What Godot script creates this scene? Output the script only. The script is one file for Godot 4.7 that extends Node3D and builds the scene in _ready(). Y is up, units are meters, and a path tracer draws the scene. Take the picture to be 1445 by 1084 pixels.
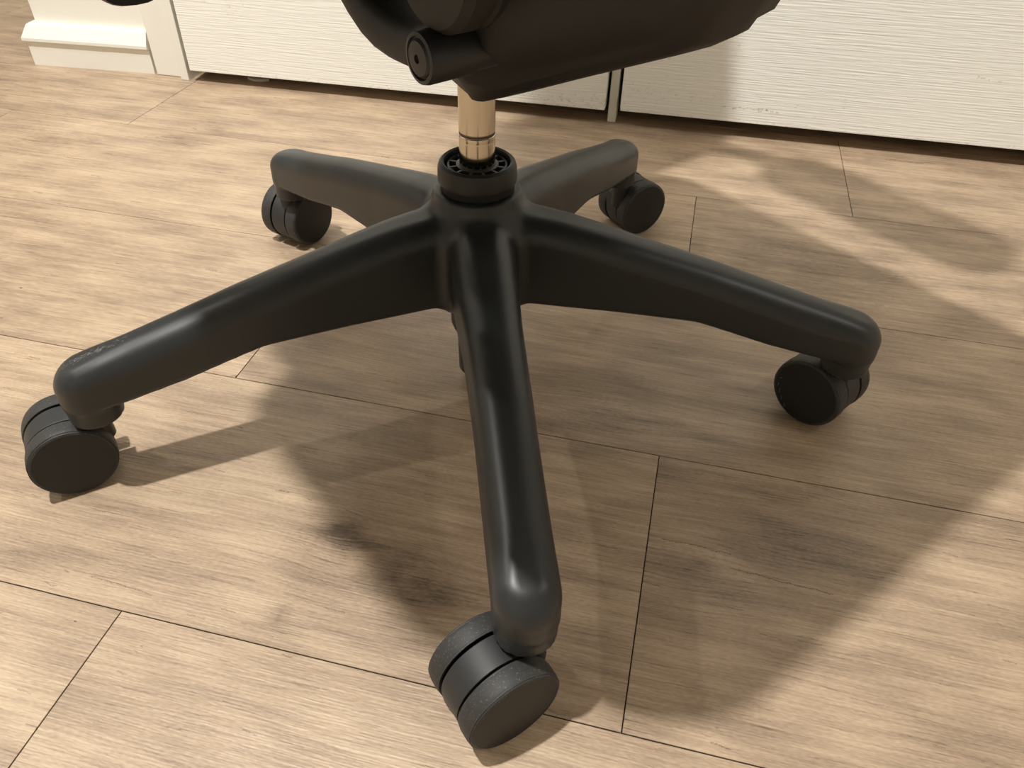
extends Node3D
# A black five-star office chair base on tan wood-look planks in front of white closet doors.
# Lengths marked W are in plank widths (0.235 m); the chair's axis meets the floor at the origin.

const W := 0.235
const PLANK := 4.253          # plank length in W
const WALL_Z := -2.632        # closet wall, in W, where it crosses x = 0
const WALL_TURN := 0.024

var used := {}
var mat := {}
var grain_height: ImageTexture
var grain_rough: ImageTexture


func _ready() -> void:
	# ---------- camera, environment, lamps
	var cam := Camera3D.new()
	cam.name = "camera"
	cam.transform = Transform3D(Basis(Vector3(0.971549, 0.020376, -0.235962), Vector3(-0.168816, 0.758361, -0.629595), Vector3(0.166116, 0.651516, 0.740224)).orthonormalized(), Vector3(0.14764, 0.45304, 0.52051))
	cam.fov = 52.8245
	cam.near = 0.02
	cam.far = 50.0
	add_child(cam)
	cam.current = true

	var env := Environment.new()
	env.background_mode = Environment.BG_COLOR
	env.background_color = Color(0.02, 0.02, 0.02)
	env.tonemap_mode = Environment.TONE_MAPPER_LINEAR
	env.tonemap_exposure = 1.0
	env.sdfgi_enabled = true
	env.ssao_enabled = true
	env.ssil_enabled = true
	var we := WorldEnvironment.new()
	we.name = "environment"
	we.environment = env
	add_child(we)

	unseen_ceiling_lamp(Vector3(-2.38, 10.0, 1.82) * W, 0.036, 6.0, Color(1.0, 0.987, 0.967), "unseen small round recessed ceiling lamp with white ring nearest the office chair")  # out of view; placed by the shadows of seat and armrests
	unseen_ceiling_lamp(Vector3(-8.3, 10.0, 0.9) * W, 0.036, 1.25, Color(1.0, 0.987, 0.967), "unseen small round recessed ceiling lamp with white ring on the left, lighting the floor under the seat")  # out of view; placed to light the floor below the seat
	unseen_ceiling_lamp(Vector3(6.6, 10.0, 0.6) * W, 0.11, 0.8, Color(1.0, 0.987, 0.967), "added wide round fill lamp with white ring in the ceiling on the right")  # added fill light, lifts the shadows from the right
	unseen_ceiling_lamp(Vector3(-2.1, 10.0, -1.75) * W, 0.036, 0.4, Color(1.0, 0.987, 0.967), "unseen small round recessed ceiling lamp with white ring close above the closet doors")  # out of view; placed for the glint on the near floor

	make_materials()
	build_room()
	build_floor()
	build_closet()
	build_chair()
	build_scrap()


# ====================================================================== helpers

func numbered(n: String) -> String:
	var k: int = used.get(n, 0)
	used[n] = k + 1
	return n if k == 0 else "%s_%03d" % [n, k]


func srgb(r: float, g: float, b: float) -> Color:
	return Color(r / 255.0, g / 255.0, b / 255.0)


class Soup:
	# triangles, wound counter-clockwise seen from outside; closed shapes are turned right side out one by one
	var p := PackedVector3Array()
	var uv := PackedVector2Array()
	var start := 0

	func tri(a: Vector3, b: Vector3, c: Vector3, ua := Vector2.ZERO, ub := Vector2.ZERO, uc := Vector2.ZERO) -> void:
		p.append(a); p.append(b); p.append(c)
		uv.append(ua); uv.append(ub); uv.append(uc)

	func quad(a: Vector3, b: Vector3, c: Vector3, d: Vector3) -> void:
		tri(a, b, c)
		tri(a, c, d)

	func close() -> void:
		var v := 0.0
		for i in range(start, p.size(), 3):
			v += p[i].dot(p[i + 1].cross(p[i + 2]))
		if v < 0.0:
			for i in range(start, p.size(), 3):
				var t := p[i + 1]
				p[i + 1] = p[i + 2]
				p[i + 2] = t
				var u := uv[i + 1]
				uv[i + 1] = uv[i + 2]
				uv[i + 2] = u
		start = p.size()

	func xform(t: Transform3D, from := 0) -> void:
		for i in range(from, p.size()):
			p[i] = t * p[i]

	# rings of equal length joined into a closed skin, ends capped with fans
	func loft(rings: Array, caps := true, loop := false) -> void:
		var n: int = rings[0].size()
		for k in (rings.size() if loop else rings.size() - 1):
			var a: PackedVector3Array = rings[k]
			var b: PackedVector3Array = rings[(k + 1) % rings.size()]
			for i in n:
				var j := (i + 1) % n
				quad(a[i], a[j], b[j], b[i])
		if caps and not loop:
			for e in 2:
				var r: PackedVector3Array = rings[0] if e == 0 else rings[-1]
				var c := Vector3.ZERO
				for q in r:
					c += q
				c /= n
				for i in n:
					if e == 0:
						tri(c, r[(i + 1) % n], r[i])
					else:
						tri(c, r[i], r[(i + 1) % n])
		close()

	# profile of (radius, height), turned about y; closed_profile joins its last point with its first
	func lathe(prof: Array, n := 48, closed_profile := false) -> void:
		var rings := []
		for q in prof:
			var ring := PackedVector3Array()
			for i in n:
				var a := TAU * i / n
				ring.append(Vector3(q.x * cos(a), q.y, q.x * sin(a)))
			rings.append(ring)
		loft(rings, true, closed_profile)

	# polygon in the xy plane pushed along z with a bevel
	func extrude(poly: PackedVector2Array, z0: float, z1: float, bevel := 0.0) -> void:
		if Geometry2D.is_polygon_clockwise(poly):
			poly.reverse()
		var steps := [[z0, bevel], [z0 + bevel * 0.3, bevel * 0.3], [z0 + bevel, 0.0], [z1 - bevel, 0.0], [z1 - bevel * 0.3, bevel * 0.3], [z1, bevel]] if bevel > 0.0 else [[z0, 0.0], [z1, 0.0]]
		var rings := []
		var n := poly.size()
		for s in steps:
			var ring := PackedVector3Array()
			for i in n:
				var q := poly[i]
				if s[1] > 0.0:
					var e0 := (poly[i] - poly[(i + n - 1) % n]).normalized()
					var e1 := (poly[(i + 1) % n] - poly[i]).normalized()
					var m := (Vector2(-e0.y, e0.x) + Vector2(-e1.y, e1.x))
					m = m.normalized() / maxf(0.5, m.length() / 2.0)
					q += m * s[1]
				ring.append(Vector3(q.x, q.y, s[0]))
			rings.append(ring)
		loft(rings, false)
		start = 0 if start == p.size() and false else start
		var first := p.size()
		var flat0 := PackedVector2Array()
		for q in rings[0]:
			flat0.append(Vector2(q.x, q.y))
		var t := Geometry2D.triangulate_polygon(flat0)
		for i in range(0, t.size(), 3):
			for e in 2:
				var r: PackedVector3Array = rings[0] if e == 0 else rings[-1]
				var a := r[t[i]]
				var b := r[t[i + 1]]
				var c := r[t[i + 2]]
				var up := (b - a).cross(c - a).z > 0.0
				if up == (e == 1):
					tri(a, b, c)
				else:
					tri(a, c, b)
		start = p.size()
		first = first

	func box(lo: Vector3, hi: Vector3, c := 0.0) -> void:
		var q := PackedVector2Array([Vector2(lo.x, lo.y), Vector2(hi.x, lo.y), Vector2(hi.x, hi.y), Vector2(lo.x, hi.y)])
		extrude(q, lo.z, hi.z, c)

	# a tube of the given half sizes along a path (frame: side, up across the path)
	func sweep(path: Array, side: Vector3, half_side: float, half_up: float, round_n := 6, power := 4.0) -> void:
		var rings := []
		for i in path.size():
			var d: Vector3 = (path[mini(i + 1, path.size() - 1)] - path[maxi(i - 1, 0)]).normalized()
			var up := side.cross(d).normalized()
			var ring := PackedVector3Array()
			var n := round_n * 4
			for k in n:
				var a := TAU * k / n
				var c := cos(a)
				var s := sin(a)
				ring.append(path[i] + side * (signf(c) * pow(absf(c), 2.0 / power) * half_side) + up * (signf(s) * pow(absf(s), 2.0 / power) * half_up))
			rings.append(ring)
		loft(rings)

	func mesh(angle := 40.0) -> ArrayMesh:
		var n := p.size() / 3
		var fn := PackedVector3Array()
		fn.resize(n)
		var at := {}
		for f in n:
			var cr := (p[f * 3 + 1] - p[f * 3]).cross(p[f * 3 + 2] - p[f * 3])
			fn[f] = cr
			for k in 3:
				var key := Vector3i((p[f * 3 + k] * 100000.0).round())
				if not at.has(key):
					at[key] = []
				at[key].append(f)
		var out_p := PackedVector3Array()
		var out_n := PackedVector3Array()
		var out_uv := PackedVector2Array()
		var lim := cos(deg_to_rad(angle))
		for f in n:
			if fn[f].length() < 1e-14:
				continue
			var me := fn[f].normalized()
			for k in [0, 2, 1]:
				var v := p[f * 3 + k]
				var s := Vector3.ZERO
				for g in at[Vector3i((v * 100000.0).round())]:
					if fn[g].length() > 1e-14 and fn[g].normalized().dot(me) > lim:
						s += fn[g]
				out_p.append(v)
				out_n.append(s.normalized())
				out_uv.append(uv[f * 3 + k])
		var a := []
		a.resize(Mesh.ARRAY_MAX)
		a[Mesh.ARRAY_VERTEX] = out_p
		a[Mesh.ARRAY_NORMAL] = out_n
		a[Mesh.ARRAY_TEX_UV] = out_uv
		var m := ArrayMesh.new()
		m.add_surface_from_arrays(Mesh.PRIMITIVE_TRIANGLES, a)
		return m


func put(called: String, m: Mesh, material: Material, parent: Node = null) -> MeshInstance3D:
	var o := MeshInstance3D.new()
	o.name = numbered(called) if parent == null else called
	o.mesh = m
	o.material_override = null
	for i in m.get_surface_count():
		o.set_surface_override_material(i, material)
	(parent if parent else self).add_child(o, true)
	return o


func struct(called: String, m: Mesh, material: Material, label: String, category: String) -> MeshInstance3D:
	var o := put(called, m, material)
	o.set_meta("kind", "structure")
	o.set_meta("label", label)
	o.set_meta("category", category)
	return o


func holder(called: String, parent: Node = null) -> Node3D:
	var o := Node3D.new()
	o.name = numbered(called) if parent == null else called
	(parent if parent else self).add_child(o, true)
	return o


func slab(lo: Vector3, hi: Vector3, c := 0.0) -> ArrayMesh:
	var s := Soup.new()
	s.box(lo, hi, c)
	return s.mesh(20.0)


func noise_bytes(sd: int, freq_x: float, freq_y: float, w: int, h: int, oct := 3) -> PackedByteArray:
	# grey noise with about freq_x and freq_y features over the picture's width and height
	var n := FastNoiseLite.new()
	n.seed = sd
	n.noise_type = FastNoiseLite.TYPE_SIMPLEX_SMOOTH
	n.fractal_type = FastNoiseLite.FRACTAL_FBM
	n.fractal_octaves = oct
	var small_h := h
	var f := freq_y / small_h
	var small_w := clampi(int(freq_x / f), 8, w)
	n.frequency = f
	var im := n.get_image(small_w, small_h, false, false, true)
	im.convert(Image.FORMAT_L8)
	if small_w != w:
		im.resize(w, h, Image.INTERPOLATE_CUBIC)
	return im.get_data()


# ====================================================================== materials

func plain(r: float, g: float, b: float, rough: float, spec := 0.5) -> StandardMaterial3D:
	var m := StandardMaterial3D.new()
	m.albedo_color = srgb(r, g, b)
	m.roughness = rough
	m.metallic_specular = spec
	return m


func fine_bump(m: StandardMaterial3D, scale: float, cm: float, sd: int) -> void:
	var nt := NoiseTexture2D.new()
	nt.width = 256
	nt.height = 256
	nt.seamless = true
	var n := FastNoiseLite.new()
	n.seed = sd
	n.frequency = 0.12
	nt.noise = n
	m.heightmap_enabled = true
	m.heightmap_texture = nt
	m.heightmap_scale = cm
	m.uv1_triplanar = true
	m.uv1_scale = Vector3.ONE * scale


func speckled(base: Color, dust: Color, share: float, sd: int) -> ImageTexture:
	var rng := RandomNumberGenerator.new()
	rng.seed = sd
	var im := Image.create(256, 256, false, Image.FORMAT_RGB8)
	im.fill(base)
	for i in int(share * 2000):
		var x := rng.randi_range(1, 253)
		var y := rng.randi_range(1, 253)
		var c := base.lerp(dust, rng.randf_range(0.1, 0.8) ** 2.0)
		im.set_pixel(x, y, c)
		if rng.randf() < 0.4:
			im.set_pixel(x + 1, y, c)
		if rng.randf() < 0.15:
			im.set_pixel(x, y + 1, c)
	return ImageTexture.create_from_image(im)


func make_materials() -> void:
	mat.plastic = plain(44, 44, 42, 0.42)
	fine_bump(mat.plastic, 60.0, 0.004, 5)
	mat.leg = plain(37, 40, 41, 0.38)
	mat.cap = plain(26, 26, 25, 0.5)
	mat.bushing = plain(58, 58, 60, 0.35)
	mat.pit_shade = plain(6, 6, 6, 0.8)  # near-black stands in for the shade in the hub hollows
	mat.hood = plain(40, 41, 42, 0.5)
	mat.face = plain(22, 22, 22, 0.55)
	mat.tread = plain(255, 255, 255, 0.6)
	mat.tread.albedo_texture = speckled(srgb(46, 46, 45), srgb(185, 180, 168), 1.6, 3)
	mat.tread.uv1_triplanar = true
	mat.tread.uv1_scale = Vector3.ONE * 12.0
	mat.hull = plain(31, 29, 26, 0.6)
	mat.knob = plain(34, 35, 37, 0.45)
	mat.fabric = plain(34, 33, 34, 0.95, 0.3)
	fine_bump(mat.fabric, 25.0, 0.05, 9)
	mat.chrome = plain(196, 186, 170, 0.16)
	mat.chrome.metallic = 1.0
	mat.groove = plain(70, 50, 34, 0.5)
	mat.steel = plain(30, 30, 30, 0.4)
	mat.paint = plain(240, 239, 230, 0.5)
	mat.wall = plain(190, 186, 177, 0.85)
	fine_bump(mat.wall, 8.0, 0.02, 2)
	mat.ceiling = plain(230, 227, 218, 0.9)
	mat.closet_shade = plain(50, 46, 42, 0.9)  # shade of the closet interior put into the wall colour
	mat.underlay = plain(26, 20, 15, 0.9)
	mat.scrap = plain(196, 192, 184, 0.4)

	# relief of the planks: long fine pores
	var w := 2048
	var h := 512
	var a := noise_bytes(71, 34.0, 150.0, w, h, 3)
	var b := noise_bytes(72, 10.0, 40.0, w, h, 2)
	var out := PackedByteArray()
	out.resize(w * h)
	for i in w * h:
		out[i] = (a[i] * 3 + b[i]) / 4
	grain_height = ImageTexture.create_from_image(Image.create_from_data(w, h, false, Image.FORMAT_L8, out))
	for i in w * h:
		out[i] = clampi(80 + (255 - a[i]) / 4, 0, 255)
	grain_rough = ImageTexture.create_from_image(Image.create_from_data(w, h, false, Image.FORMAT_L8, out))


# ---------------------------------------------------------------------- wood

# knots: [u 0..1, v 0..1, radius along in u, radius across in v, darkness]; marks: short dark nicks [u, v, length u, darkness]
func wood(sd: int, w: int, h: int, tone: float, knots: Array, marks: Array) -> StandardMaterial3D:
	var fine := noise_bytes(sd, 14.0, 140.0, w, h, 3)
	var med := noise_bytes(sd + 1, 4.0, 30.0, w, h, 3)
	var big := noise_bytes(sd + 2, 7.0, 5.0, w, h, 3)
	var pore := noise_bytes(sd + 3, 26.0, 170.0, w, h, 2)
	var fibre := noise_bytes(sd + 5, 190.0, 240.0, w, h, 1)
	var lw := w / 16
	var lh := h / 16
	var wn := FastNoiseLite.new()
	wn.seed = sd + 4
	wn.frequency = 1.0
	var bend := Image.create(lw, lh, false, Image.FORMAT_RF)
	var dark := Image.create(lw, lh, false, Image.FORMAT_RF)
	for y in lh:
		for x in lw:
			var u := (x + 0.5) / lw
			var v := (y + 0.5) / lh
			var s := wn.get_noise_2d(u * 4.0, v * 1.0) * 0.015 * h
			var d := 0.0
			for k in knots:
				var du: float = (u - k[0]) / k[2]
				var dv: float = (v - k[1]) / k[3]
				var q := du * du + dv * dv
				if q < 12.0:
					s += -dv * k[3] * 0.40 * h * exp(-q * 0.5)
					d += k[4] * exp(-q * 0.8) * (0.75 + 0.6 * wn.get_noise_2d(u * 90.0, v * 24.0 + 50.0))
			bend.set_pixel(x, y, Color(s, 0, 0))
			dark.set_pixel(x, y, Color(d, 0, 0))
	bend.resize(w, h, Image.INTERPOLATE_BILINEAR)
	dark.resize(w, h, Image.INTERPOLATE_BILINEAR)
	var bf := bend.get_data().to_float32_array()
	var df := dark.get_data().to_float32_array()
	# from dark to light
	var ramp := Gradient.new()
	ramp.offsets = PackedFloat32Array([0.0, 0.25, 0.45, 0.62, 0.8, 1.0])
	ramp.colors = PackedColorArray([srgb(86, 72, 58), srgb(130, 112, 93), srgb(158, 137, 115), srgb(178, 156, 131), srgb(195, 174, 147), srgb(210, 190, 163)])
	var lut := PackedByteArray()
	lut.resize(768)
	for i in 256:
		var c := ramp.sample(i / 255.0)
		lut[i * 3] = int(c.r * 255.0)
		lut[i * 3 + 1] = int(c.g * 255.0)
		lut[i * 3 + 2] = int(c.b * 255.0)
	var px := PackedByteArray()
	px.resize(w * h * 3)
	var o := 0
	var i := 0
	var base := tone * 255.0 - 0.5 * (0.30 + 0.24 + 0.28 + 0.20) * 255.0
	for y in h:
		for x in w:
			var j := clampi(y + int(bf[i]), 0, h - 1) * w + x
			var t := base + fine[j] * 0.30 + med[j] * 0.18 + big[i] * 0.34 + fibre[j] * 0.20 - df[i] * 150.0
			var pv := pore[j]
			if pv > 178:
				t -= (pv - 178) * 1.1
			var l := clampi(int(t), 0, 255) * 3
			px[o] = lut[l]
			px[o + 1] = lut[l + 1]
			px[o + 2] = lut[l + 2]
			o += 3
			i += 1
	var im := Image.create_from_data(w, h, false, Image.FORMAT_RGB8, px)
	var rng := RandomNumberGenerator.new()
	rng.seed = sd
	var every := marks.duplicate()
	for q in (170 if w > 1500 else 60):
		every.append([rng.randf(), rng.randf(), rng.randf_range(0.002, 0.016), rng.randf_range(0.15, 0.5)])
	for m in every:
		var x0 := int(m[0] * w)
		var yy: float = m[1] * h
		for k in int(m[2] * w):
			yy += rng.randf_range(-0.5, 0.55)
			for e in (2 if rng.randf() < 0.5 else 1):
				var X := clampi(x0 + k, 0, w - 1)
				var Y := clampi(int(yy) + e, 0, h - 1)
				im.set_pixel(X, Y, im.get_pixel(X, Y).lerp(srgb(60, 44, 34), m[3] * rng.randf_range(0.5, 1.0)))
	var sm := StandardMaterial3D.new()
	sm.albedo_texture = ImageTexture.create_from_image(im)
	sm.roughness = 1.0
	sm.roughness_texture = grain_rough
	sm.roughness_texture_channel = BaseMaterial3D.TEXTURE_CHANNEL_RED
	sm.metallic_specular = 0.5
	sm.heightmap_enabled = true
	sm.heightmap_texture = grain_height
	sm.heightmap_scale = 0.035
	return sm


func plank_mesh(x0: float, x1: float, z0: float, z1: float, u0: float, u1: float) -> ArrayMesh:
	var s := Soup.new()
	var g := 0.0004
	var c := 0.0002
	var a := Vector3(x0 + g, 0, z0 + g)
	var b := Vector3(x1 - g, 0, z1 - g)
	var deep := -0.008
	var f := func(x: float, z: float) -> Vector2: return Vector2(lerpf(u0, u1, (x - x0) / (x1 - x0)), (z - z0) / (z1 - z0))
	var rings := []
	for q in [[0.0, deep], [0.0, -c], [c, 0.0]]:
		rings.append(PackedVector3Array([Vector3(a.x + q[0], q[1], a.z + q[0]), Vector3(b.x - q[0], q[1], a.z + q[0]), Vector3(b.x - q[0], q[1], b.z - q[0]), Vector3(a.x + q[0], q[1], b.z - q[0])]))
	s.loft(rings, false)
	var t: PackedVector3Array = rings[2]
	s.tri(t[0], t[3], t[2])
	s.tri(t[0], t[2], t[1])
	var bt: PackedVector3Array = rings[0]
	s.tri(bt[0], bt[1], bt[2])
	s.tri(bt[0], bt[2], bt[3])
	s.start = 0
	s.close()
	for i in s.p.size():
		s.uv[i] = f.call(s.p[i].x, s.p[i].z)
	return s.mesh(15.0)


func build_floor() -> void:
	var fl := struct("floor", slab(Vector3(-2.6, -0.06, -3.2), Vector3(2.0, -0.0009, 2.6)), mat.underlay, "tan wood-look plank floor with thin dark joints", "floor")
	# joints seen in the photograph, per row (row k spans k .. k+1 plank widths from the seam nearest the wall)
	var joint := {-1: -2.716, 0: 0.731, 1: -0.892, 2: 0.721, 3: -0.695}
	# the planks that show get a look of their own: row -> {index from the joint -> material}
	var own := {}
	own[Vector2i(-1, -1)] = wood(100, 1024, 256, 0.56, [], [])
	own[Vector2i(-1, 0)] = wood(110, 1024, 256, 0.58, [[0.13, 0.93, 0.03, 0.1, 0.35]], [[0.06, 0.62, 0.05, 0.6]])
	own[Vector2i(-1, 1)] = wood(120, 1024, 256, 0.54, [[0.22, 0.25, 0.08, 0.07, 0.3]], [[0.06, 0.2, 0.05, 0.8]])
	own[Vector2i(0, -1)] = wood(130, 1024, 256, 0.60, [[0.30, 0.14, 0.03, 0.09, 0.5], [0.13, 0.3, 0.05, 0.1, 0.3]], [[0.26, 0.10, 0.03, 0.8], [0.18, 0.5, 0.03, 0.4]])
	own[Vector2i(0, 0)] = wood(140, 1024, 256, 0.50, [[0.12, 0.5, 0.1, 0.16, 0.25]], [])
	own[Vector2i(1, -1)] = wood(150, 1024, 256, 0.57, [[0.5, 0.5, 0.06, 0.12, 0.2]], [[0.716, 0.69, 0.004, 1.0]])
	own[Vector2i(1, 0)] = wood(160, 2048, 512, 0.52, [[0.16, 0.45, 0.05, 0.14, 0.25], [0.33, 0.85, 0.05, 0.12, 0.2]], [])
	own[Vector2i(2, -1)] = wood(170, 2048, 512, 0.58, [[0.782, 0.59, 0.013, 0.055, 0.95], [0.792, 0.60, 0.006, 0.02, 0.5], [0.850, 0.73, 0.026, 0.06, 0.8], [0.81, 0.66, 0.04, 0.09, 0.4], [0.768, 0.9, 0.006, 0.03, 0.6], [0.845, 0.62, 0.03, 0.03, 0.35], [0.92, 0.44, 0.03, 0.03, 0.35]], [[0.655, 0.24, 0.004, 1.0], [0.90, 0.43, 0.08, 0.5], [0.63, 0.92, 0.05, 0.5], [0.81, 0.68, 0.05, 0.5]])
	own[Vector2i(2, 0)] = wood(180, 2048, 512, 0.53, [[0.10, 0.30, 0.05, 0.09, 0.4], [0.09, 0.07, 0.08, 0.04, 0.4], [0.03, 0.45, 0.04, 0.09, 0.25]], [[0.01, 0.36, 0.05, 0.8], [0.06, 0.42, 0.07, 0.8]])
	own[Vector2i(3, -1)] = wood(190, 2048, 512, 0.62, [], [[0.975, 0.06, 0.002, 1.0]])
	own[Vector2i(3, 0)] = wood(200, 2048, 512, 0.60, [[0.10, 0.3, 0.03, 0.08, 0.2]], [])
	var spare := [own[Vector2i(0, -1)], own[Vector2i(1, -1)], own[Vector2i(3, -1)], own[Vector2i(-1, 0)], own[Vector2i(0, 0)]]
	for row in range(-6, 10):
		var z0 := (row - 1.737) * W
		var z1 := z0 + W
		var j0: float = joint.get(row, -1.0 + fmod(absf(row) * 1.618, 3.0))
		for n in range(-4, 4):
			var x0 := (j0 + n * PLANK) * W
			var x1 := x0 + PLANK * W
			if x1 < -2.55 or x0 > 1.95:
				continue
			var l := maxf(x0, -2.55)
			var r := minf(x1, 1.95)
			var u0 := (l - x0) / (x1 - x0)
			var u1 := (r - x0) / (x1 - x0)
			var m: Material = own.get(Vector2i(row, n), spare[posmod(row * 3 + n * 2, spare.size())])
			put("plank", plank_mesh(l, r, z0, z1, u0, u1), m, fl)


# ====================================================================== room

func build_room() -> void:  # walls and ceiling out of view, also there to bounce lamp light
	var H := 2.362
	struct("ceiling", slab(Vector3(-2.7, H, -3.3), Vector3(2.1, H + 0.1, 2.7)), mat.ceiling, "plain white ceiling above the room", "ceiling")
	struct("wall_left", slab(Vector3(-2.65, -0.06, -3.2), Vector3(-2.55, H, 2.65)), mat.wall, "plain off-white side wall on the left", "wall")
	struct("wall_right", slab(Vector3(1.95, -0.06, -3.2), Vector3(2.05, H, 2.65)), mat.wall, "plain off-white side wall on the right", "wall")
	struct("wall_front", slab(Vector3(-2.65, -0.06, 2.55), Vector3(2.05, H, 2.65)), mat.wall, "plain off-white wall behind the viewer", "wall")
	struct("wall_far", slab(Vector3(-2.65, -0.06, -3.25), Vector3(2.05, H, -3.15)), mat.wall, "plain off-white wall at the end of the passage", "wall")


func unseen_ceiling_lamp(at: Vector3, size: float, energy: float, tint: Color, label: String) -> void:
	# a recessed downlight out of view: white ring, glowing disc, and the light just below the disc
	var t := holder("unseen_ceiling_lamp")
	t.position = at
	t.set_meta("label", label)
	t.set_meta("category", "lamp")
	t.set_meta("group", "ceiling lamps")
	var s := Soup.new()
	s.lathe([Vector2(size + 0.004, 0.004), Vector2(size + 0.012, -0.004), Vector2(size + 0.022, -0.002), Vector2(size + 0.026, 0.012), Vector2(size + 0.004, 0.012)], 48, true)
	put("lamp_ring", s.mesh(), plain(225, 222, 214, 0.4), t)
	s = Soup.new()
	s.lathe([Vector2(0.0005, 0.006), Vector2(size + 0.005, 0.006), Vector2(size + 0.005, 0.010), Vector2(0.0005, 0.010)], 48)
	var glow := StandardMaterial3D.new()
	glow.albedo_color = Color(0.9, 0.88, 0.82)
	glow.emission_enabled = true
	glow.emission = tint
	glow.emission_energy_multiplier = 3.0
	put("lamp_disc", s.mesh(), glow, t)
	var l := SpotLight3D.new()
	l.name = "light"
	l.rotation.x = -PI / 2
	l.position.y = -0.012
	l.light_color = tint
	l.light_energy = energy
	l.light_size = size
	l.spot_range = 12.0
	l.spot_angle = 78.0
	l.spot_angle_attenuation = 0.25
	l.spot_attenuation = 2.0
	l.shadow_enabled = true
	t.add_child(l)


func door_material(sd: int, stains: Array) -> StandardMaterial3D:
	# white paint over a pressed wood grain; scuffs near the foot
	var m := StandardMaterial3D.new()
	m.roughness = 0.45
	var w := 1024
	var h := 512
	var im := Image.create(w, h, false, Image.FORMAT_RGB8)
	im.fill(srgb(247, 248, 242))
	var rng := RandomNumberGenerator.new()
	rng.seed = sd
	for q in stains:   # [u, v from the foot, half width, half height, darkness, count]
		for i in int(q[5] * 0.45):
			var x := int((q[0] + rng.randfn(0.0, q[2])) * w)
			var y := h - 1 - int(absf(q[1] + rng.randfn(0.0, q[3])) * h)
			for k in rng.randi_range(1, 6):
				var X := clampi(x + k, 0, w - 1)
				var Y := clampi(y + rng.randi_range(0, 1), 0, h - 1)
				im.set_pixel(X, Y, im.get_pixel(X, Y).lerp(srgb(120, 108, 92), q[4] * rng.randf_range(0.2, 0.8)))
	m.albedo_texture = ImageTexture.create_from_image(im)
	m.texture_repeat = false
	var hw := 512
	var hh := 1024
	var a := noise_bytes(sd + 7, 7.0, 190.0, hw, hh, 2)
	m.heightmap_enabled = true
	m.heightmap_texture = ImageTexture.create_from_image(Image.create_from_data(hw, hh, false, Image.FORMAT_L8, a))
	m.heightmap_scale = 0.042
	return m


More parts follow.
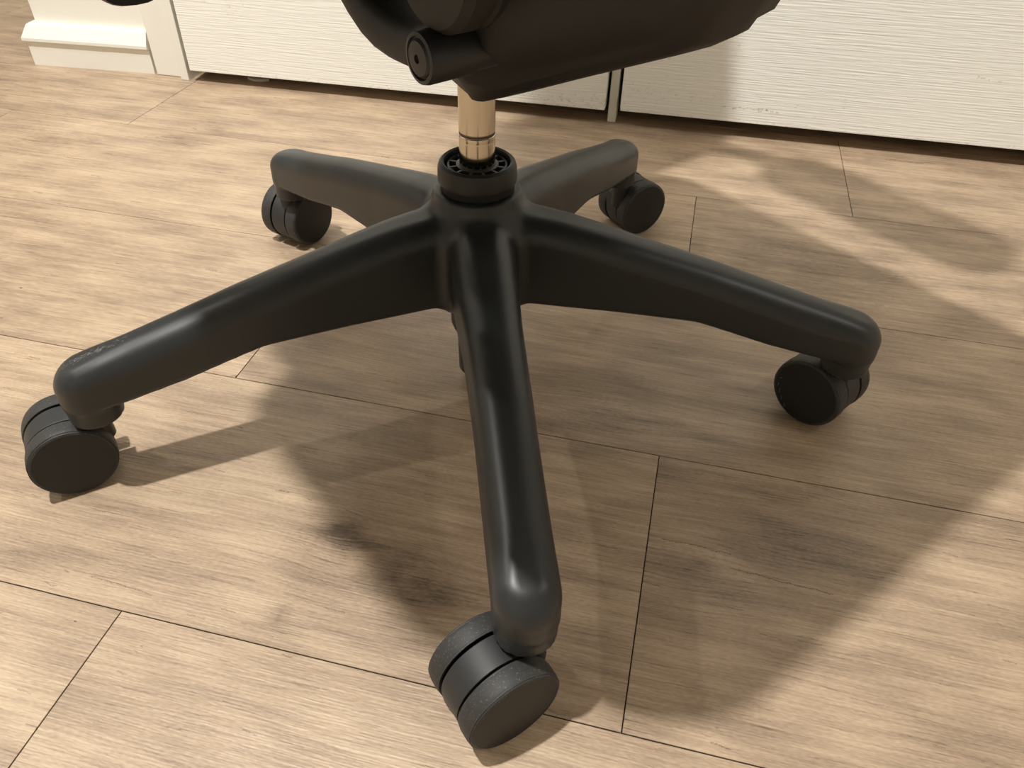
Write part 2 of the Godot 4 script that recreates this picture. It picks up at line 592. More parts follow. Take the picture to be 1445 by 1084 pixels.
func build_closet() -> void:
	var H := 2.362
	var frame := Transform3D(Basis(Vector3.UP, WALL_TURN), Vector3(0, 0, WALL_Z * W))
	var top := 2.04
	# doors: u runs over the width, v over the lower 0.48 m
	var d1 := door_material(31, [[0.14, 0.20, 0.02, 0.012, 0.35, 50], [0.08, 0.22, 0.006, 0.006, 0.4, 10], [0.95, 0.03, 0.04, 0.012, 0.45, 120], [0.85, 0.03, 0.06, 0.008, 0.4, 90], [0.5, 0.006, 0.5, 0.004, 0.35, 500]])
	var d2 := door_material(37, [[0.2, 0.07, 0.12, 0.01, 0.3, 120], [0.06, 0.06, 0.04, 0.02, 0.35, 90], [0.24, 0.045, 0.03, 0.003, 0.9, 60], [0.5, 0.006, 0.5, 0.004, 0.3, 400], [0.62, 0.19, 0.012, 0.004, 0.7, 14], [0.08, 0.17, 0.003, 0.004, 0.7, 4], [0.41, 0.17, 0.002, 0.003, 0.5, 3], [0.2, 0.22, 0.002, 0.008, 0.5, 5]])
	var spec := [[-2.735, 0.098, 0.074, 0.090, d1, "door_1", "white closet door with pressed wood grain left of the narrow strip", 0.0], [0.192, 3.35, 0.097, 0.108, d2, "door_2", "white closet door with pressed wood grain right of the narrow strip", 0.0]]
	for q in spec:
		var s := Soup.new()
		var poly := PackedVector2Array([Vector2(q[0] * W, q[2] * W), Vector2(q[1] * W, q[3] * W), Vector2(q[1] * W, top), Vector2(q[0] * W, top)])
		s.extrude(poly, -0.036, 0.016, 0.0015)
		for i in s.p.size():
			s.uv[i] = Vector2((s.p[i].x - q[0] * W) / ((q[1] - q[0]) * W), 1.0 - (s.p[i].y - q[2] * W) / 0.48)
		var o := struct(q[5], s.mesh(25.0), q[4], q[6], "door")
		o.transform = frame
	# strips
	var strip := struct("trim_1", slab(Vector3(0.116 * W, 0, -0.03), Vector3(0.168 * W, top, 0.003), 0.001), mat.paint, "narrow white strip standing on the floor between the two closet doors", "trim")
	strip.transform = frame
	var stop := struct("trim_2", slab(Vector3(-2.825 * W, 0, -0.04), Vector3(-2.765 * W, top, 0.013), 0.001), mat.paint, "thin white door stop strip beside the left closet door", "trim")
	stop.transform = frame
	var casing := struct("trim_3", slab(Vector3(-3.035 * W, 0, -0.05), Vector3(-2.83 * W, top + 0.06, 0.002), 0.0015), mat.paint, "flat white door casing board next to the baseboard", "trim")
	casing.transform = frame
	var s2 := Soup.new()
	s2.box(Vector3(-2.9 * W, top + 0.01, -0.1), Vector3(3.4 * W, H, 0.0))
	var head := struct("wall_back", s2.mesh(), mat.wall, "off-white wall above the closet doors", "wall")
	head.transform = frame
	# stub of wall left of the doors, turned a little more
	var lend := Vector3(-3.915 * W, 0, (-0.745 - 1.737) * W)
	var rend := Vector3(-3.055 * W, 0, (-0.822 - 1.737) * W)
	var along := (rend - lend).normalized()
	var out_dir := Vector3.UP.cross(along) * -1.0
	if out_dir.z < 0.0:
		out_dir = -out_dir
	var sf := Transform3D(Basis(along, Vector3.UP, out_dir), lend)
	var len := (rend - lend).length()
	var st := struct("wall_side", slab(Vector3(0.006, 0, -0.75), Vector3(len + 0.02, H, -0.017)), mat.paint, "short white wall end between the passage and the closet", "wall")
	st.transform = sf
	# baseboard: low board with a bevelled moulding on top, running round the corner
	var bb := holder("baseboard_left")
	bb.transform = sf
	bb.set_meta("kind", "structure")
	bb.set_meta("label", "white baseboard with a bevelled top moulding at the wall corner")
	bb.set_meta("category", "baseboard")
	var low := [Vector2(-0.017, 0.0), Vector2(-0.001, 0.0), Vector2(-0.001, 0.036), Vector2(-0.017, 0.036)]
	var high := [Vector2(-0.017, 0.0365), Vector2(-0.0005, 0.0365), Vector2(0.0035, 0.0395), Vector2(0.0035, 0.044), Vector2(-0.006, 0.0625), Vector2(-0.0095, 0.0645), Vector2(-0.017, 0.0645)]
	for w in [["board", low], ["moulding", high]]:
		var s3 := Soup.new()
		var rings := []
		# (offset out of the wall, height) along the front, mitred round the corner and back along the passage
		for k in 3:
			var ring := PackedVector3Array()
			for q in w[1]:
				var o: float = q.x
				ring.append(Vector3(len - 0.001, q.y, o) if k == 0 else Vector3(0.006 - 0.017 - o, q.y, o) if k == 1 else Vector3(0.006 - 0.017 - o, q.y, -0.74))
			rings.append(ring)
		s3.loft(rings)
		put(w[0], s3.mesh(20.0), mat.paint, bb)
	# inside of the closet
	struct("wall_closet", slab(Vector3(-3.0 * W, -0.05, -1.40), Vector3(1.95, 2.44, -1.34)), mat.closet_shade, "back wall of the closet, coloured dark for the shade inside", "wall")
	struct("wall_inner", slab(Vector3(3.38 * W, -0.05, -1.38), Vector3(1.95, 2.44, WALL_Z * W - 0.03)), mat.wall, "white wall right of the closet doors", "wall")


# ====================================================================== chair

func v3(x: float, y: float, z: float) -> Vector3:
	return Vector3(x, y, z) * W


var arm_top: Curve
var arm_bottom: Curve
var arm_half: Curve


func line_at(pts: Array, x: float) -> float:
	if x <= pts[0].x:
		return pts[0].y
	for i in pts.size() - 1:
		if x <= pts[i + 1].x:
			return lerpf(pts[i].y, pts[i + 1].y, (x - pts[i].x) / (pts[i + 1].x - pts[i].x))
	return pts[-1].y


const TOP := [Vector2(0, 0.715), Vector2(0.12, 0.722), Vector2(0.2, 0.724), Vector2(0.3, 0.712), Vector2(0.42, 0.688), Vector2(0.54, 0.661), Vector2(0.8, 0.602), Vector2(1.0, 0.549), Vector2(1.24, 0.488), Vector2(1.36, 0.452), Vector2(1.5, 0.41)]
const BOTTOM := [Vector2(0, 0.42), Vector2(0.74, 0.420), Vector2(0.775, 0.416), Vector2(0.82, 0.406), Vector2(1.0, 0.364), Vector2(1.24, 0.326), Vector2(1.5, 0.300)]
const HALF := [Vector2(0, 0.122), Vector2(0.2, 0.101), Vector2(0.5, 0.086), Vector2(0.9, 0.081), Vector2(1.2, 0.081), Vector2(1.5, 0.081)]
const HUB := [Vector2(0.40, 0.170), Vector2(0.6, 0.158), Vector2(0.72, 0.147), Vector2(0.80, 0.140)]


func smin(a: float, b: float, k: float) -> float:
	var h := maxf(k - absf(a - b), 0.0) / k
	return minf(a, b) - h * h * k * 0.25


func sd_arm(x: float, y: float, h: float, tops: PackedFloat32Array) -> float:
	var i := clampi(int((x + 0.6) * 100.0), 0, 208)
	var f := clampf((x + 0.6) * 100.0 - i, 0.0, 1.0)
	var t := lerpf(tops[i * 3], tops[i * 3 + 3], f)
	var b := lerpf(tops[i * 3 + 1], tops[i * 3 + 4], f)
	var w := lerpf(tops[i * 3 + 2], tops[i * 3 + 5], f)
	var mid := (t + b) * 0.5
	var dv := absf(h - mid) - (t - b) * 0.5
	var xe := 1.366 - w
	var dp := sqrt((x - xe) * (x - xe) + y * y) - w if x > xe else absf(y) - w
	if x < 0.0:
		dp = maxf(dp, -x)
	var r := lerpf(0.077, 0.060, smoothstep(1.12, 1.3, x)) if h > mid else 0.022
	var qx := dp + r
	var qy := dv + r
	var d := minf(maxf(qx, qy), 0.0) + sqrt(maxf(qx, 0.0) ** 2 + maxf(qy, 0.0) ** 2) - r
	if x > 1.1:
		var bx := sqrt((x - 1.282) * (x - 1.282) + y * y) - 0.079
		var bv := absf(h - 0.318) - 0.054
		var cx := bx + 0.012
		var cy := bv + 0.012
		var bd := minf(maxf(cx, cy), 0.0) + sqrt(maxf(cx, 0.0) ** 2 + maxf(cy, 0.0) ** 2) - 0.012
		d = smin(d, bd, 0.008)
	return d


func sd_base(x: float, y: float, h: float, tops: PackedFloat32Array) -> float:
	var d := sd_arm(x, y, h, tops)
	if x < 0.5:
		var c := cos(TAU / 5.0)
		var s := sin(TAU / 5.0)
		d = smin(d, sd_arm(x * c + y * s, -x * s + y * c, h, tops), 0.05)
		d = smin(d, sd_arm(x * c - y * s, x * s + y * c, h, tops), 0.05)
		var l := sqrt(x * x + y * y) - line_at(HUB, h)
		var v := absf(h - 0.604) - 0.184
		var qx := l + 0.01
		var qy := v + 0.01
		var hd := minf(maxf(qx, qy), 0.0) + sqrt(maxf(qx, 0.0) ** 2 + maxf(qy, 0.0) ** 2) - 0.01
		d = smin(d, hd, 0.065)
	return d


func leg_mesh() -> ArrayMesh:
	# one fifth of the moulded base as surface nets on a wedge-shaped grid; its edges meet its neighbours' exactly
	var tops := PackedFloat32Array()
	for i in 211:
		var x := -0.6 + i * 0.01
		for q in [TOP, BOTTOM, HALF]:
			tops.append((line_at(q, x - 0.02) + line_at(q, x) * 2.0 + line_at(q, x + 0.02)) / 4.0)
	var nx := 116
	var ns := 27
	var nh := 51
	var k36 := tan(PI / 5.0)
	var ds := 2.0 / ns
	var pos := PackedVector3Array()
	var val := PackedFloat32Array()
	for i in nx + 1:
		var x := 0.03 + i * 0.0119
		var ym := minf(x, 0.2) * k36
		for j in ns + 2:
			var y := (-1.0 - ds * 0.5 + j * ds) * ym
			for k in nh + 1:
				var h := 0.228 + k * 0.0118
				pos.append(Vector3(x, h, y))
				val.append(sd_base(x, y, h, tops))
	var sj := nh + 1
	var si := (ns + 2) * sj
	var off := [0, si, sj, si + sj, 1, si + 1, sj + 1, si + sj + 1]
	var edges := [[0, 1], [2, 3], [4, 5], [6, 7], [0, 2], [1, 3], [4, 6], [5, 7], [0, 4], [1, 5], [2, 6], [3, 7]]
	var cell := {}
	var vp := PackedVector3Array()
	for i in nx:
		for j in ns + 1:
			for k in nh:
				var o := i * si + j * sj + k
				var neg := 0
				for q in off:
					if val[o + q] < 0.0:
						neg += 1
				if neg == 0 or neg == 8:
					continue
				var sum := Vector3.ZERO
				var cnt := 0
				for e in edges:
					var a: int = o + off[e[0]]
					var b: int = o + off[e[1]]
					if (val[a] < 0.0) != (val[b] < 0.0):
						sum += pos[a].lerp(pos[b], val[a] / (val[a] - val[b]))
						cnt += 1
				var c := sum / cnt
				if j == 0 or j == ns:
					c.z = (1.0 if j == ns else -1.0) * minf(c.x, 0.2) * k36
				cell[o] = vp.size()
				vp.append(c)
	var vn := PackedVector3Array()
	var uvs := PackedVector2Array()
	var e2 := 0.004
	for c in vp:
		var g := Vector3(sd_base(c.x + e2, c.z, c.y, tops) - sd_base(c.x - e2, c.z, c.y, tops), sd_base(c.x, c.z, c.y + e2, tops) - sd_base(c.x, c.z, c.y - e2, tops), sd_base(c.x, c.z + e2, c.y, tops) - sd_base(c.x, c.z - e2, c.y, tops))
		vn.append(g.normalized())
		uvs.append(Vector2(c.x / 1.4, c.z / 0.2 + 0.5))
	var idx := PackedInt32Array()
	var face := func(a: int, b: int, c: int, d: int) -> void:
		if not (cell.has(a) and cell.has(b) and cell.has(c) and cell.has(d)):
			return
		var q := [cell[a], cell[b], cell[c], cell[d]]
		for t in [[0, 1, 2], [0, 2, 3]]:
			var i0: int = q[t[0]]
			var i1: int = q[t[1]]
			var i2: int = q[t[2]]
			var n := (vp[i1] - vp[i0]).cross(vp[i2] - vp[i0])
			if n.dot(vn[i0] + vn[i1] + vn[i2]) > 0.0:
				idx.append_array(PackedInt32Array([i0, i2, i1]))
			else:
				idx.append_array(PackedInt32Array([i0, i1, i2]))
	for i in nx + 1:
		for j in ns + 2:
			for k in nh + 1:
				var o := i * si + j * sj + k
				var inside := val[o] < 0.0
				if i < nx and (val[o + si] < 0.0) != inside and j > 0 and k > 0:
					face.call(o, o - sj, o - sj - 1, o - 1)
				if j < ns + 1 and (val[o + sj] < 0.0) != inside and i > 0 and k > 0:
					face.call(o, o - si, o - si - 1, o - 1)
				if k < nh and (val[o + 1] < 0.0) != inside and i > 0 and j > 0:
					face.call(o, o - si, o - si - sj, o - sj)
	for i in vp.size():
		vp[i] *= W
	var a := []
	a.resize(Mesh.ARRAY_MAX)
	a[Mesh.ARRAY_VERTEX] = vp
	a[Mesh.ARRAY_NORMAL] = vn
	a[Mesh.ARRAY_TEX_UV] = uvs
	a[Mesh.ARRAY_INDEX] = idx
	var m := ArrayMesh.new()
	m.add_surface_from_arrays(Mesh.PRIMITIVE_TRIANGLES, a)
	return m


func leg_look(worn: bool) -> StandardMaterial3D:
	# moulded grey-black nylon; the worn leg is rubbed along its ridge near the tip
	var m: StandardMaterial3D = mat.leg.duplicate()
	var rng := RandomNumberGenerator.new()
	rng.seed = 17 if worn else 18
	var im := Image.create(1024, 160, false, Image.FORMAT_RGB8)
	im.fill(srgb(38, 41, 42))
	for i in (60 if worn else 26):
		im.set_pixel(rng.randi_range(300, 1010), rng.randi_range(20, 140), srgb(80, 80, 76))
	if worn:
		for i in 420:
			var x := int(clampf(rng.randfn(900, 38), 760, 990))
			var y := int(clampf(rng.randfn(84, 6.0), 60, 110))
			var c := srgb(38, 41, 42).lerp(srgb(200, 198, 190), rng.randf() ** 2.0 * 0.9)
			for k in rng.randi_range(1, 5):
				im.set_pixel(x + k, y, c)
	m.albedo_color = Color.WHITE
	m.albedo_texture = ImageTexture.create_from_image(im)
	return m


func wheel_mesh(r: float, t: float) -> ArrayMesh:
	# tyre turned about x, inner side at 0, outer at t
	var s := Soup.new()
	s.lathe([Vector2(0.03, 0.0), Vector2(r * 0.93, 0.0), Vector2(r * 0.985, t * 0.08), Vector2(r, t * 0.22), Vector2(r, t * 0.66), Vector2(r * 0.985, t * 0.84), Vector2(r * 0.95, t * 0.96), Vector2(r * 0.90, t), Vector2(r * 0.90, t * 0.9), Vector2(0.03, t * 0.9)], 64, true)
	s.xform(Transform3D(Basis(Vector3(0, 0, 1), -PI / 2), Vector3.ZERO))
	return s.mesh(35.0)


func face_mesh(r: float, t: float) -> ArrayMesh:
	var s := Soup.new()
	s.lathe([Vector2(0.0005, t * 0.88), Vector2(r * 0.905, t * 0.88), Vector2(r * 0.905, t * 0.985), Vector2(r * 0.88, t * 1.0), Vector2(r * 0.6, t * 1.02), Vector2(0.0005, t * 1.03)], 64)
	for i in s.p.size():
		s.uv[i] = Vector2(s.p[i].x, s.p[i].z) / (2.0 * r) + Vector2(0.5, 0.5)
	s.xform(Transform3D(Basis(Vector3(0, 0, 1), -PI / 2), Vector3.ZERO))
	return s.mesh(35.0)


func scratched() -> StandardMaterial3D:
	var m: StandardMaterial3D = mat.face.duplicate()
	var im := Image.create(256, 256, false, Image.FORMAT_RGB8)
	im.fill(srgb(22, 22, 22))
	for q in [[0.86, 150.0, 158.0], [0.84, 165.0, 176.0], [0.88, 180.0, 188.0], [0.9, 135.0, 140.0], [0.85, 200.0, 203.0]]:
		for i in 60:
			var a: float = deg_to_rad(-105.0 + lerpf(q[1], q[2], i / 59.0))
			var rr: float = q[0] * 122.0 - (i / 59.0) * 6.0
			im.set_pixel(clampi(int(128 + cos(a) * rr), 0, 255), clampi(int(128 + sin(a) * rr), 0, 255), srgb(190, 190, 186))
	m.albedo_color = Color.WHITE
	m.albedo_texture = ImageTexture.create_from_image(im)
	return m


# a twin-wheel caster; at: its middle in W, psi: bearing of its axle (degrees from +z to +x), stem: where its stem goes up
func caster(parent: Node, at: Vector2, psi: float, stem: Vector2, near_face: Material, wm: Mesh, fm: Mesh) -> void:
	var r := 0.130 * W
	var c := holder("caster", parent)
	var a := deg_to_rad(psi)
	var ax := Vector3(sin(a), 0, cos(a))
	c.transform = Transform3D(Basis(ax, Vector3.UP, ax.cross(Vector3.UP)), Vector3(at.x * W, r, at.y * W))
	var gap := 0.0475 * W
	for s in [1, -1]:
		var w := put("wheel", wm, mat.tread, c)
		w.transform = Transform3D(Basis.IDENTITY if s == 1 else Basis(Vector3.UP, PI), Vector3(gap * s, 0, 0))
		put("wheel_cover", fm, near_face if s == 1 else mat.face, c).transform = w.transform
	var local: Vector3 = c.transform.affine_inverse() * Vector3(stem.x * W, 0.3 * W, stem.y * W)
	local.x = clampf(local.x, -0.03 * W, 0.03 * W)
	local.z = clampf(local.z, -0.10 * W, 0.10 * W)
	# hood between the wheels, drawn out to the stem
	var poly := PackedVector2Array()
	var rr := 0.126 * W
	var zs := local.z
	var pts := PackedVector2Array()
	for i in 48:
		pts.append(Vector2(cos(TAU * i / 48.0), sin(TAU * i / 48.0)) * rr)
	for i in 12:
		pts.append(Vector2(zs, 0.06 * W) + Vector2(cos(TAU * i / 12.0), sin(TAU * i / 12.0)) * 0.035 * W)
	poly = Geometry2D.convex_hull(pts)
	poly.remove_at(poly.size() - 1)
	var s := Soup.new()
	s.extrude(poly, -0.040 * W, 0.040 * W, 0.004 * W)
	s.xform(Transform3D(Basis(Vector3(0, 0, 1), Vector3.UP, Vector3(-1, 0, 0)), Vector3.ZERO))
	put("hood", s.mesh(35.0), mat.hood, c)
	s = Soup.new()
	s.lathe([Vector2(0.001, 0.02), Vector2(0.04, 0.02), Vector2(0.04, 0.135), Vector2(0.026, 0.14), Vector2(0.026, 0.20), Vector2(0.001, 0.20)].map(func(q): return q * W), 32)
	s.xform(Transform3D(Basis.IDENTITY, Vector3(local.x, 0, local.z)))
	put("stem", s.mesh(), mat.steel, c)


func build_chair() -> void:
	var chair := holder("office_chair")
	chair.set_meta("label", "black swivel office chair with five-star base on twin-wheel casters")
	chair.set_meta("category", "chair")
	# ---- base: five legs of one moulding
	var lm := leg_mesh()
	var bearing := {"a": 20.5, "b": -51.5, "c": 92.5, "d": -123.5, "e": 164.5}
	var fresh := leg_look(false)
	var worn := leg_look(true)
	for k in bearing:
		var a := deg_to_rad(bearing[k])
		var u := Vector3(sin(a), 0, cos(a))
		var leg := put("base_leg", lm, worn if k == "b" else fresh, chair)
		leg.transform = Transform3D(Basis(u, Vector3.UP, u.cross(Vector3.UP)), Vector3.ZERO)
		if k == "b":
			leg.set_meta("label", "leg with rubbed, scratched ridge at its tip")
	# ---- casters
	var wm := wheel_mesh(0.130 * W, 0.060 * W)
	var fm := face_mesh(0.130 * W, 0.060 * W)
	var sc := scratched()
	var spots := {"a": [Vector2(0.465, 1.342), 46.0], "b": [Vector2(-1.065, 0.902), 43.0], "c": [Vector2(1.19, -0.045), 325.5], "d": [Vector2(-1.013, -0.75), 72.0], "e": [Vector2(0.488, -1.262), 45.0]}
	for k in spots:
		var psi: float = spots[k][1]
		var ax := Vector2(sin(deg_to_rad(psi)), cos(deg_to_rad(psi)))
		var a := deg_to_rad(bearing[k])
		caster(chair, spots[k][0] - ax * 0.106, psi, Vector2(sin(a), cos(a)) * 1.27, sc if k == "c" else mat.face, wm, fm)
	# ---- column
	var s := Soup.new()
	s.lathe([Vector2(0.001, 0.035), Vector2(0.066, 0.035), Vector2(0.076, 0.05), Vector2(0.078, 0.235), Vector2(0.092, 0.24), Vector2(0.10, 0.265), Vector2(0.10, 0.5), Vector2(0.001, 0.5)].map(func(q): return q * W), 48)
	put("column_sleeve", s.mesh(35.0), mat.plastic, chair)
	s = Soup.new()
	s.lathe([Vector2(0.115, 0.812), Vector2(0.1245, 0.813), Vector2(0.1265, 0.819), Vector2(0.1268, 0.83), Vector2(0.1255, 0.857), Vector2(0.121, 0.872), Vector2(0.113, 0.879), Vector2(0.106, 0.876), Vector2(0.1035, 0.868), Vector2(0.1035, 0.835), Vector2(0.10, 0.812)].map(func(q): return q * W), 64, true)
	put("hub_cap", s.mesh(30.0), mat.cap, chair)
	s = Soup.new()
	s.lathe([Vector2(0.105, 0.70), Vector2(0.119, 0.70), Vector2(0.119, 0.81), Vector2(0.105, 0.81)].map(func(q): return q * W), 64, true)
	put("hub_groove_shade", s.mesh(30.0), mat.pit_shade, chair)  # black collar; its colour carries the shade of the gap below the cap
	var bush := holder("bushing", chair)
	s = Soup.new()
	s.lathe([Vector2(0.04, 0.84), Vector2(0.104, 0.84), Vector2(0.104, 0.843), Vector2(0.04, 0.843)].map(func(q): return q * W), 48, true)
	put("pit_shade", s.mesh(30.0), mat.pit_shade, bush)
	s = Soup.new()
	s.lathe([Vector2(0.087, 0.842), Vector2(0.096, 0.842), Vector2(0.095, 0.865), Vector2(0.089, 0.867)].map(func(q): return q * W), 48, true)
	put("outer_ring", s.mesh(30.0), mat.bushing, bush)
	s = Soup.new()
	s.lathe([Vector2(0.055, 0.842), Vector2(0.067, 0.842), Vector2(0.067, 0.866), Vector2(0.0575, 0.868)].map(func(q): return q * W), 48, true)
	put("inner_ring", s.mesh(30.0), mat.bushing, bush)
	var sm := slab(v3(0.066, 0.842, -0.0045), v3(0.0885, 0.865, 0.0045), 0.0004)
	for i in 12:
		put("spoke", sm, mat.bushing, bush).rotation.y = TAU * i / 12.0
	s = Soup.new()
	s.lathe([Vector2(0.001, 0.6), Vector2(0.0565, 0.6), Vector2(0.0565, 0.944), Vector2(0.0558, 0.946), Vector2(0.0558, 0.951), Vector2(0.0565, 0.953), Vector2(0.0565, 0.963), Vector2(0.055, 0.965), Vector2(0.055, 0.974), Vector2(0.0565, 0.976), Vector2(0.0565, 1.3), Vector2(0.001, 1.3)].map(func(q): return q * W), 64)
	var rod := put("gas_piston", s.mesh(30.0), mat.chrome, chair)
	s = Soup.new()
	s.lathe([Vector2(0.05, 0.966), Vector2(0.0556, 0.966), Vector2(0.0556, 0.973), Vector2(0.05, 0.973)].map(func(q): return q * W), 64, true)
	put("groove_ring", s.mesh(30.0), mat.groove, rod)  # dark brown ring set in the piston groove
	# ---- everything above turns with the seat: local x = forward, y = up, z = to the sitter's right
	var up := Transform3D(Basis(Vector3(0.7771, 0, 0.6293), Vector3.UP, Vector3(-0.6293, 0, 0.7771)), Vector3.ZERO)
	# here z positive points towards the viewer's left (lat = -z)
	s = Soup.new()
	var rings := []
	for q in [[-0.13, 1.36, 0.03, 0.11], [-0.10, 1.25, 0.035, 0.12], [-0.065, 1.155, 0.04, 0.125], [-0.03, 1.098, 0.045, 0.13], [0.02, 1.078, 0.05, 0.14], [0.07, 1.088, 0.06, 0.16], [0.19, 1.14, 0.08, 0.26], [0.29, 1.185, 0.09, 0.335], [0.54, 1.30, 0.105, 0.345], [0.79, 1.413, 0.11, 0.24], [0.85, 1.45, 0.105, 0.20], [0.905, 1.54, 0.10, 0.15], [0.965, 1.70, 0.09, 0.12]]:
		var half := PackedVector2Array([Vector2(q[2] * 0.45, q[1]), Vector2(q[2] * 0.8, q[1] + 0.006), Vector2(q[2], q[1] + 0.025), Vector2(lerpf(q[2], q[3], 0.55), lerpf(q[1], 1.8, 0.10)), Vector2(q[3] * 0.95, lerpf(q[1], 1.8, 0.22)), Vector2(q[3], lerpf(q[1], 1.8, 0.4)), Vector2(q[3], 1.8)])
		var ring := PackedVector3Array()
		for h in half:
			ring.append(v3(q[0], h.y, h.x))
		for i in range(half.size() - 1, -1, -1):
			ring.append(v3(q[0], half[i].y, -half[i].x))
		rings.append(ring)
	s.loft(rings)
	put("tilt_mechanism", s.mesh(50.0), mat.hull, chair).transform = up
	# back support, a bent bar from under the mechanism up to the back
	s = Soup.new()
	var curve := Curve3D.new()
	for q in [Vector2(0.02, 1.27), Vector2(-0.13, 1.205), Vector2(-0.36, 1.21), Vector2(-0.54, 1.32), Vector2(-0.73, 1.52), Vector2(-1.04, 1.85), Vector2(-1.16, 2.3), Vector2(-1.25, 2.8)]:
		curve.add_point(v3(q.x, q.y, 0))
	for i in curve.point_count:
		var t: Vector3 = (curve.get_point_position(mini(i + 1, curve.point_count - 1)) - curve.get_point_position(maxi(i - 1, 0))) / 6.0
		curve.set_point_in(i, -t)
		curve.set_point_out(i, t)
	var path := []
	for i in 33:
		path.append(curve.sample_baked(curve.get_baked_length() * i / 32.0, true))
	s.sweep(path, Vector3(0, 0, 1), 0.16 * W, 0.075 * W, 6, 3.0)
	put("back_support", s.mesh(50.0), mat.hull, chair).transform = up
	# pivot boss and tension knob on the side
	s = Soup.new()
	s.lathe([Vector2(0.001, 0.15), Vector2(0.145, 0.15), Vector2(0.145, 0.345), Vector2(0.137, 0.35), Vector2(0.137, 0.36), Vector2(0.145, 0.365), Vector2(0.145, 0.41), Vector2(0.132, 0.43), Vector2(0.001, 0.43)].map(func(q): return q * W), 48)
	s.xform(Transform3D(Basis(Vector3(1, 0, 0), PI / 2), v3(0.45, 1.575, 0)))
	put("pivot_boss", s.mesh(30.0), mat.hull, chair).transform = up
	var knob := holder("tension_knob", chair)
	knob.transform = up * Transform3D(Basis(Vector3(1, 0, 0), PI / 2), v3(0.44, 1.385, 0.0))
	s = Soup.new()
	s.lathe([Vector2(0.001, 0.14), Vector2(0.065, 0.14), Vector2(0.068, 0.28), Vector2(0.075, 0.295), Vector2(0.077, 0.40), Vector2(0.073, 0.412), Vector2(0.062, 0.414), Vector2(0.058, 0.408), Vector2(0.001, 0.408)].map(func(q): return Vector2(q.x * 0.72, q.y + 0.045) * W), 48)
	put("grip", s.mesh(30.0), mat.knob, knob)
	s = Soup.new()
	s.lathe([Vector2(0.001, 0.40), Vector2(0.055, 0.40), Vector2(0.055, 0.411), Vector2(0.049, 0.416), Vector2(0.013, 0.418), Vector2(0.011, 0.412), Vector2(0.001, 0.412)].map(func(q): return Vector2(q.x * 0.72, q.y + 0.045) * W), 40)
	put("knob_cap", s.mesh(30.0), mat.knob, knob)
	# seat
	var seat := PackedVector2Array()
	for q in [[0.75, 0.70, 0.0], [-0.60, 0.65, 1.0], [-0.60, -0.65, 2.0], [0.75, -0.70, 3.0]]:
		for i in 9:
			var a: float = PI / 2 * (q[2] + i / 8.0)
			seat.append(Vector2(q[0] + sin(a + PI / 2) * 0.32, q[1] + -cos(a + PI / 2) * 0.32) * W)
	s = Soup.new()
	s.extrude(seat, 1.86 * W, 2.06 * W, 0.06 * W)
	s.xform(Transform3D(Basis(Vector3(1, 0, 0), Vector3(0, 0, -1), Vector3(0, 1, 0)), Vector3.ZERO))
	put("seat_cushion", s.mesh(45.0), mat.fabric, chair).transform = up
	s = Soup.new()
	s.extrude(seat, 1.76 * W, 1.87 * W, 0.03 * W)
	s.xform(Transform3D(Basis(Vector3(0.97, 0, 0), Vector3(0, 0, -0.97), Vector3(0, 1, 0)), Vector3.ZERO))
	put("seat_pan", s.mesh(45.0), mat.hull, chair).transform = up
	# height lever with its paddle
	var lever := holder("height_lever", chair)
	lever.transform = up
	s = Soup.new()
	s.sweep([v3(0.02, 1.62, 0.2), v3(0.0, 1.60, 0.5), v3(-0.01, 1.54, 0.8), v3(-0.013, 1.505, 0.93)], Vector3(1, 0, 0), 0.018 * W, 0.018 * W, 4, 2.0)
	put("rod", s.mesh(50.0), mat.steel, lever)
	s = Soup.new()
	s.sweep([v3(-0.10, 1.51, 0.90), v3(-0.08, 1.505, 0.90), v3(0.0, 1.50, 0.90), v3(0.06, 1.505, 0.90), v3(0.08, 1.51, 0.90)], Vector3(0, 0, 1), 0.06 * W, 0.036 * W, 5, 2.5)
	put("paddle", s.mesh(50.0), mat.hull, lever)
	# armrests
	for sd in [1.0, -1.0]:
		var arm := holder("armrest", chair)
		arm.transform = up
		s = Soup.new()
		s.sweep([v3(-1.02, 2.20, 0.80 * sd), v3(-0.98, 2.33, 0.96 * sd), v3(-0.86, 2.45, 1.06 * sd), v3(-0.70, 2.52, 1.11 * sd), v3(-0.50, 2.555, 1.12 * sd), v3(-0.25, 2.56, 1.12 * sd)], Vector3(-0.3, 0, -sd).normalized(), 0.07 * W, 0.045 * W, 5, 3.0)
		put("arm_support", s.mesh(50.0), mat.hull, arm)
		var pad := PackedVector2Array()
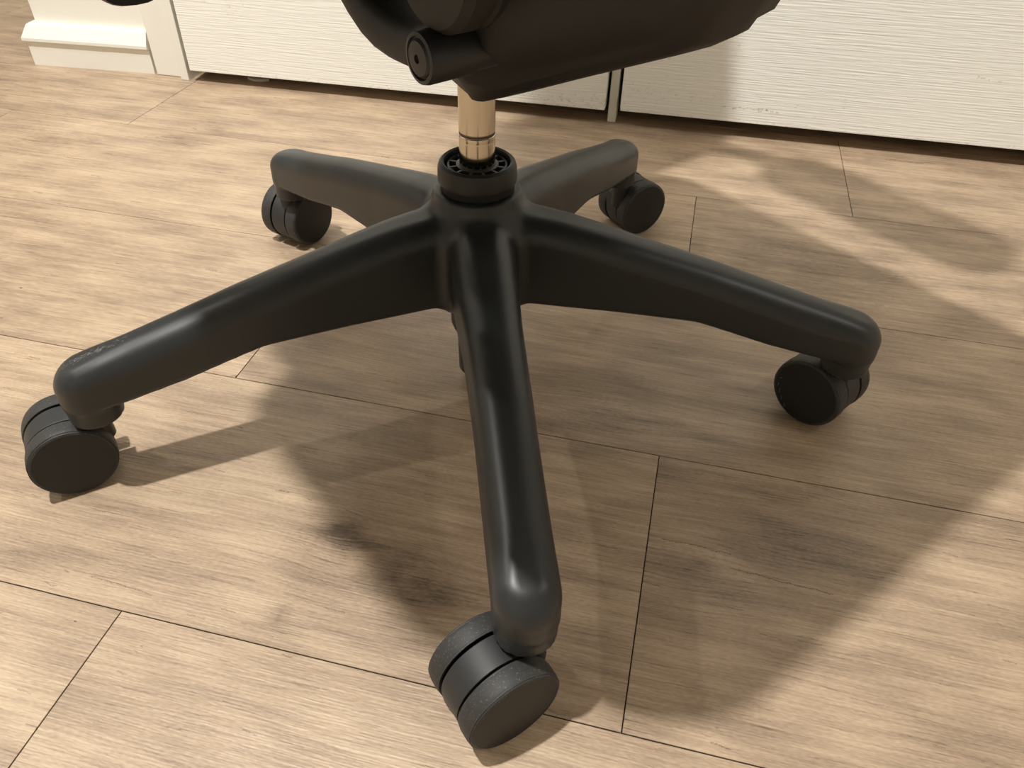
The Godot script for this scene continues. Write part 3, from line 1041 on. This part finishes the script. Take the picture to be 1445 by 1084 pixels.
		for q in [[0.28, 0.02, 0.0], [-0.44, 0.02, 1.0], [-0.44, -0.02, 2.0], [0.28, -0.02, 3.0]]:
			for i in 9:
				var a: float = PI / 2 * (q[2] + i / 8.0)
				pad.append(Vector2(q[0] + sin(a + PI / 2) * 0.16, q[1] + -cos(a + PI / 2) * 0.16) * W)
		s = Soup.new()
		s.extrude(pad, 2.52 * W, 2.63 * W, 0.04 * W)
		s.xform(Transform3D(Basis(Vector3(1, 0, 0), Vector3(0, 0, -1), Vector3(0, 1, 0)), v3(0.10 if sd > 0.0 else 0.0, 0, (1.17 if sd > 0.0 else 1.10) * sd)))
		put("pad", s.mesh(45.0), mat.fabric, arm)
	# back rest, gently curved
	s = Soup.new()
	rings = []
	for k in 13:
		var y := 1.78 + 2.77 * k / 12.0
		var hw := 0.90 - 0.35 * pow(absf(k / 12.0 - 0.45) * 1.7, 3.0)
		var ring := PackedVector3Array()
		var front := []
		var rear := []
		for i in 13:
			var z := -hw + 2.0 * hw * i / 12.0
			var x := -0.98 - 0.13 * (y - 1.95) + 0.16 * z * z + 0.08 * sin((y - 1.95) * 1.4)
			front.append(v3(x + 0.05, y, z))
			rear.push_front(v3(x - 0.05, y, z))
		for q in front + rear:
			ring.append(q)
		rings.append(ring)
	s.loft(rings)
	put("back_rest", s.mesh(50.0), mat.fabric, chair).transform = up


func build_scrap() -> void:
	# a pale scrap lying half under the left closet door
	var s := Soup.new()
	var poly := PackedVector2Array()
	for i in 18:
		var a := TAU * i / 18.0
		poly.append(Vector2(cos(a) * 0.018, sin(a) * 0.006) * (1.0 + 0.15 * sin(a * 3.0)))
	s.extrude(poly, 0.0, 0.004, 0.001)
	s.xform(Transform3D(Basis(Vector3(1, 0, 0), Vector3(0, 0, -1), Vector3(0, 1, 0)), Vector3(-0.545, 0.0002, -0.622)))
	var o := put("plastic_scrap", s.mesh(), mat.scrap)
	o.set_meta("label", "small pale scrap of plastic lying under the left closet door")
	o.set_meta("category", "scrap")
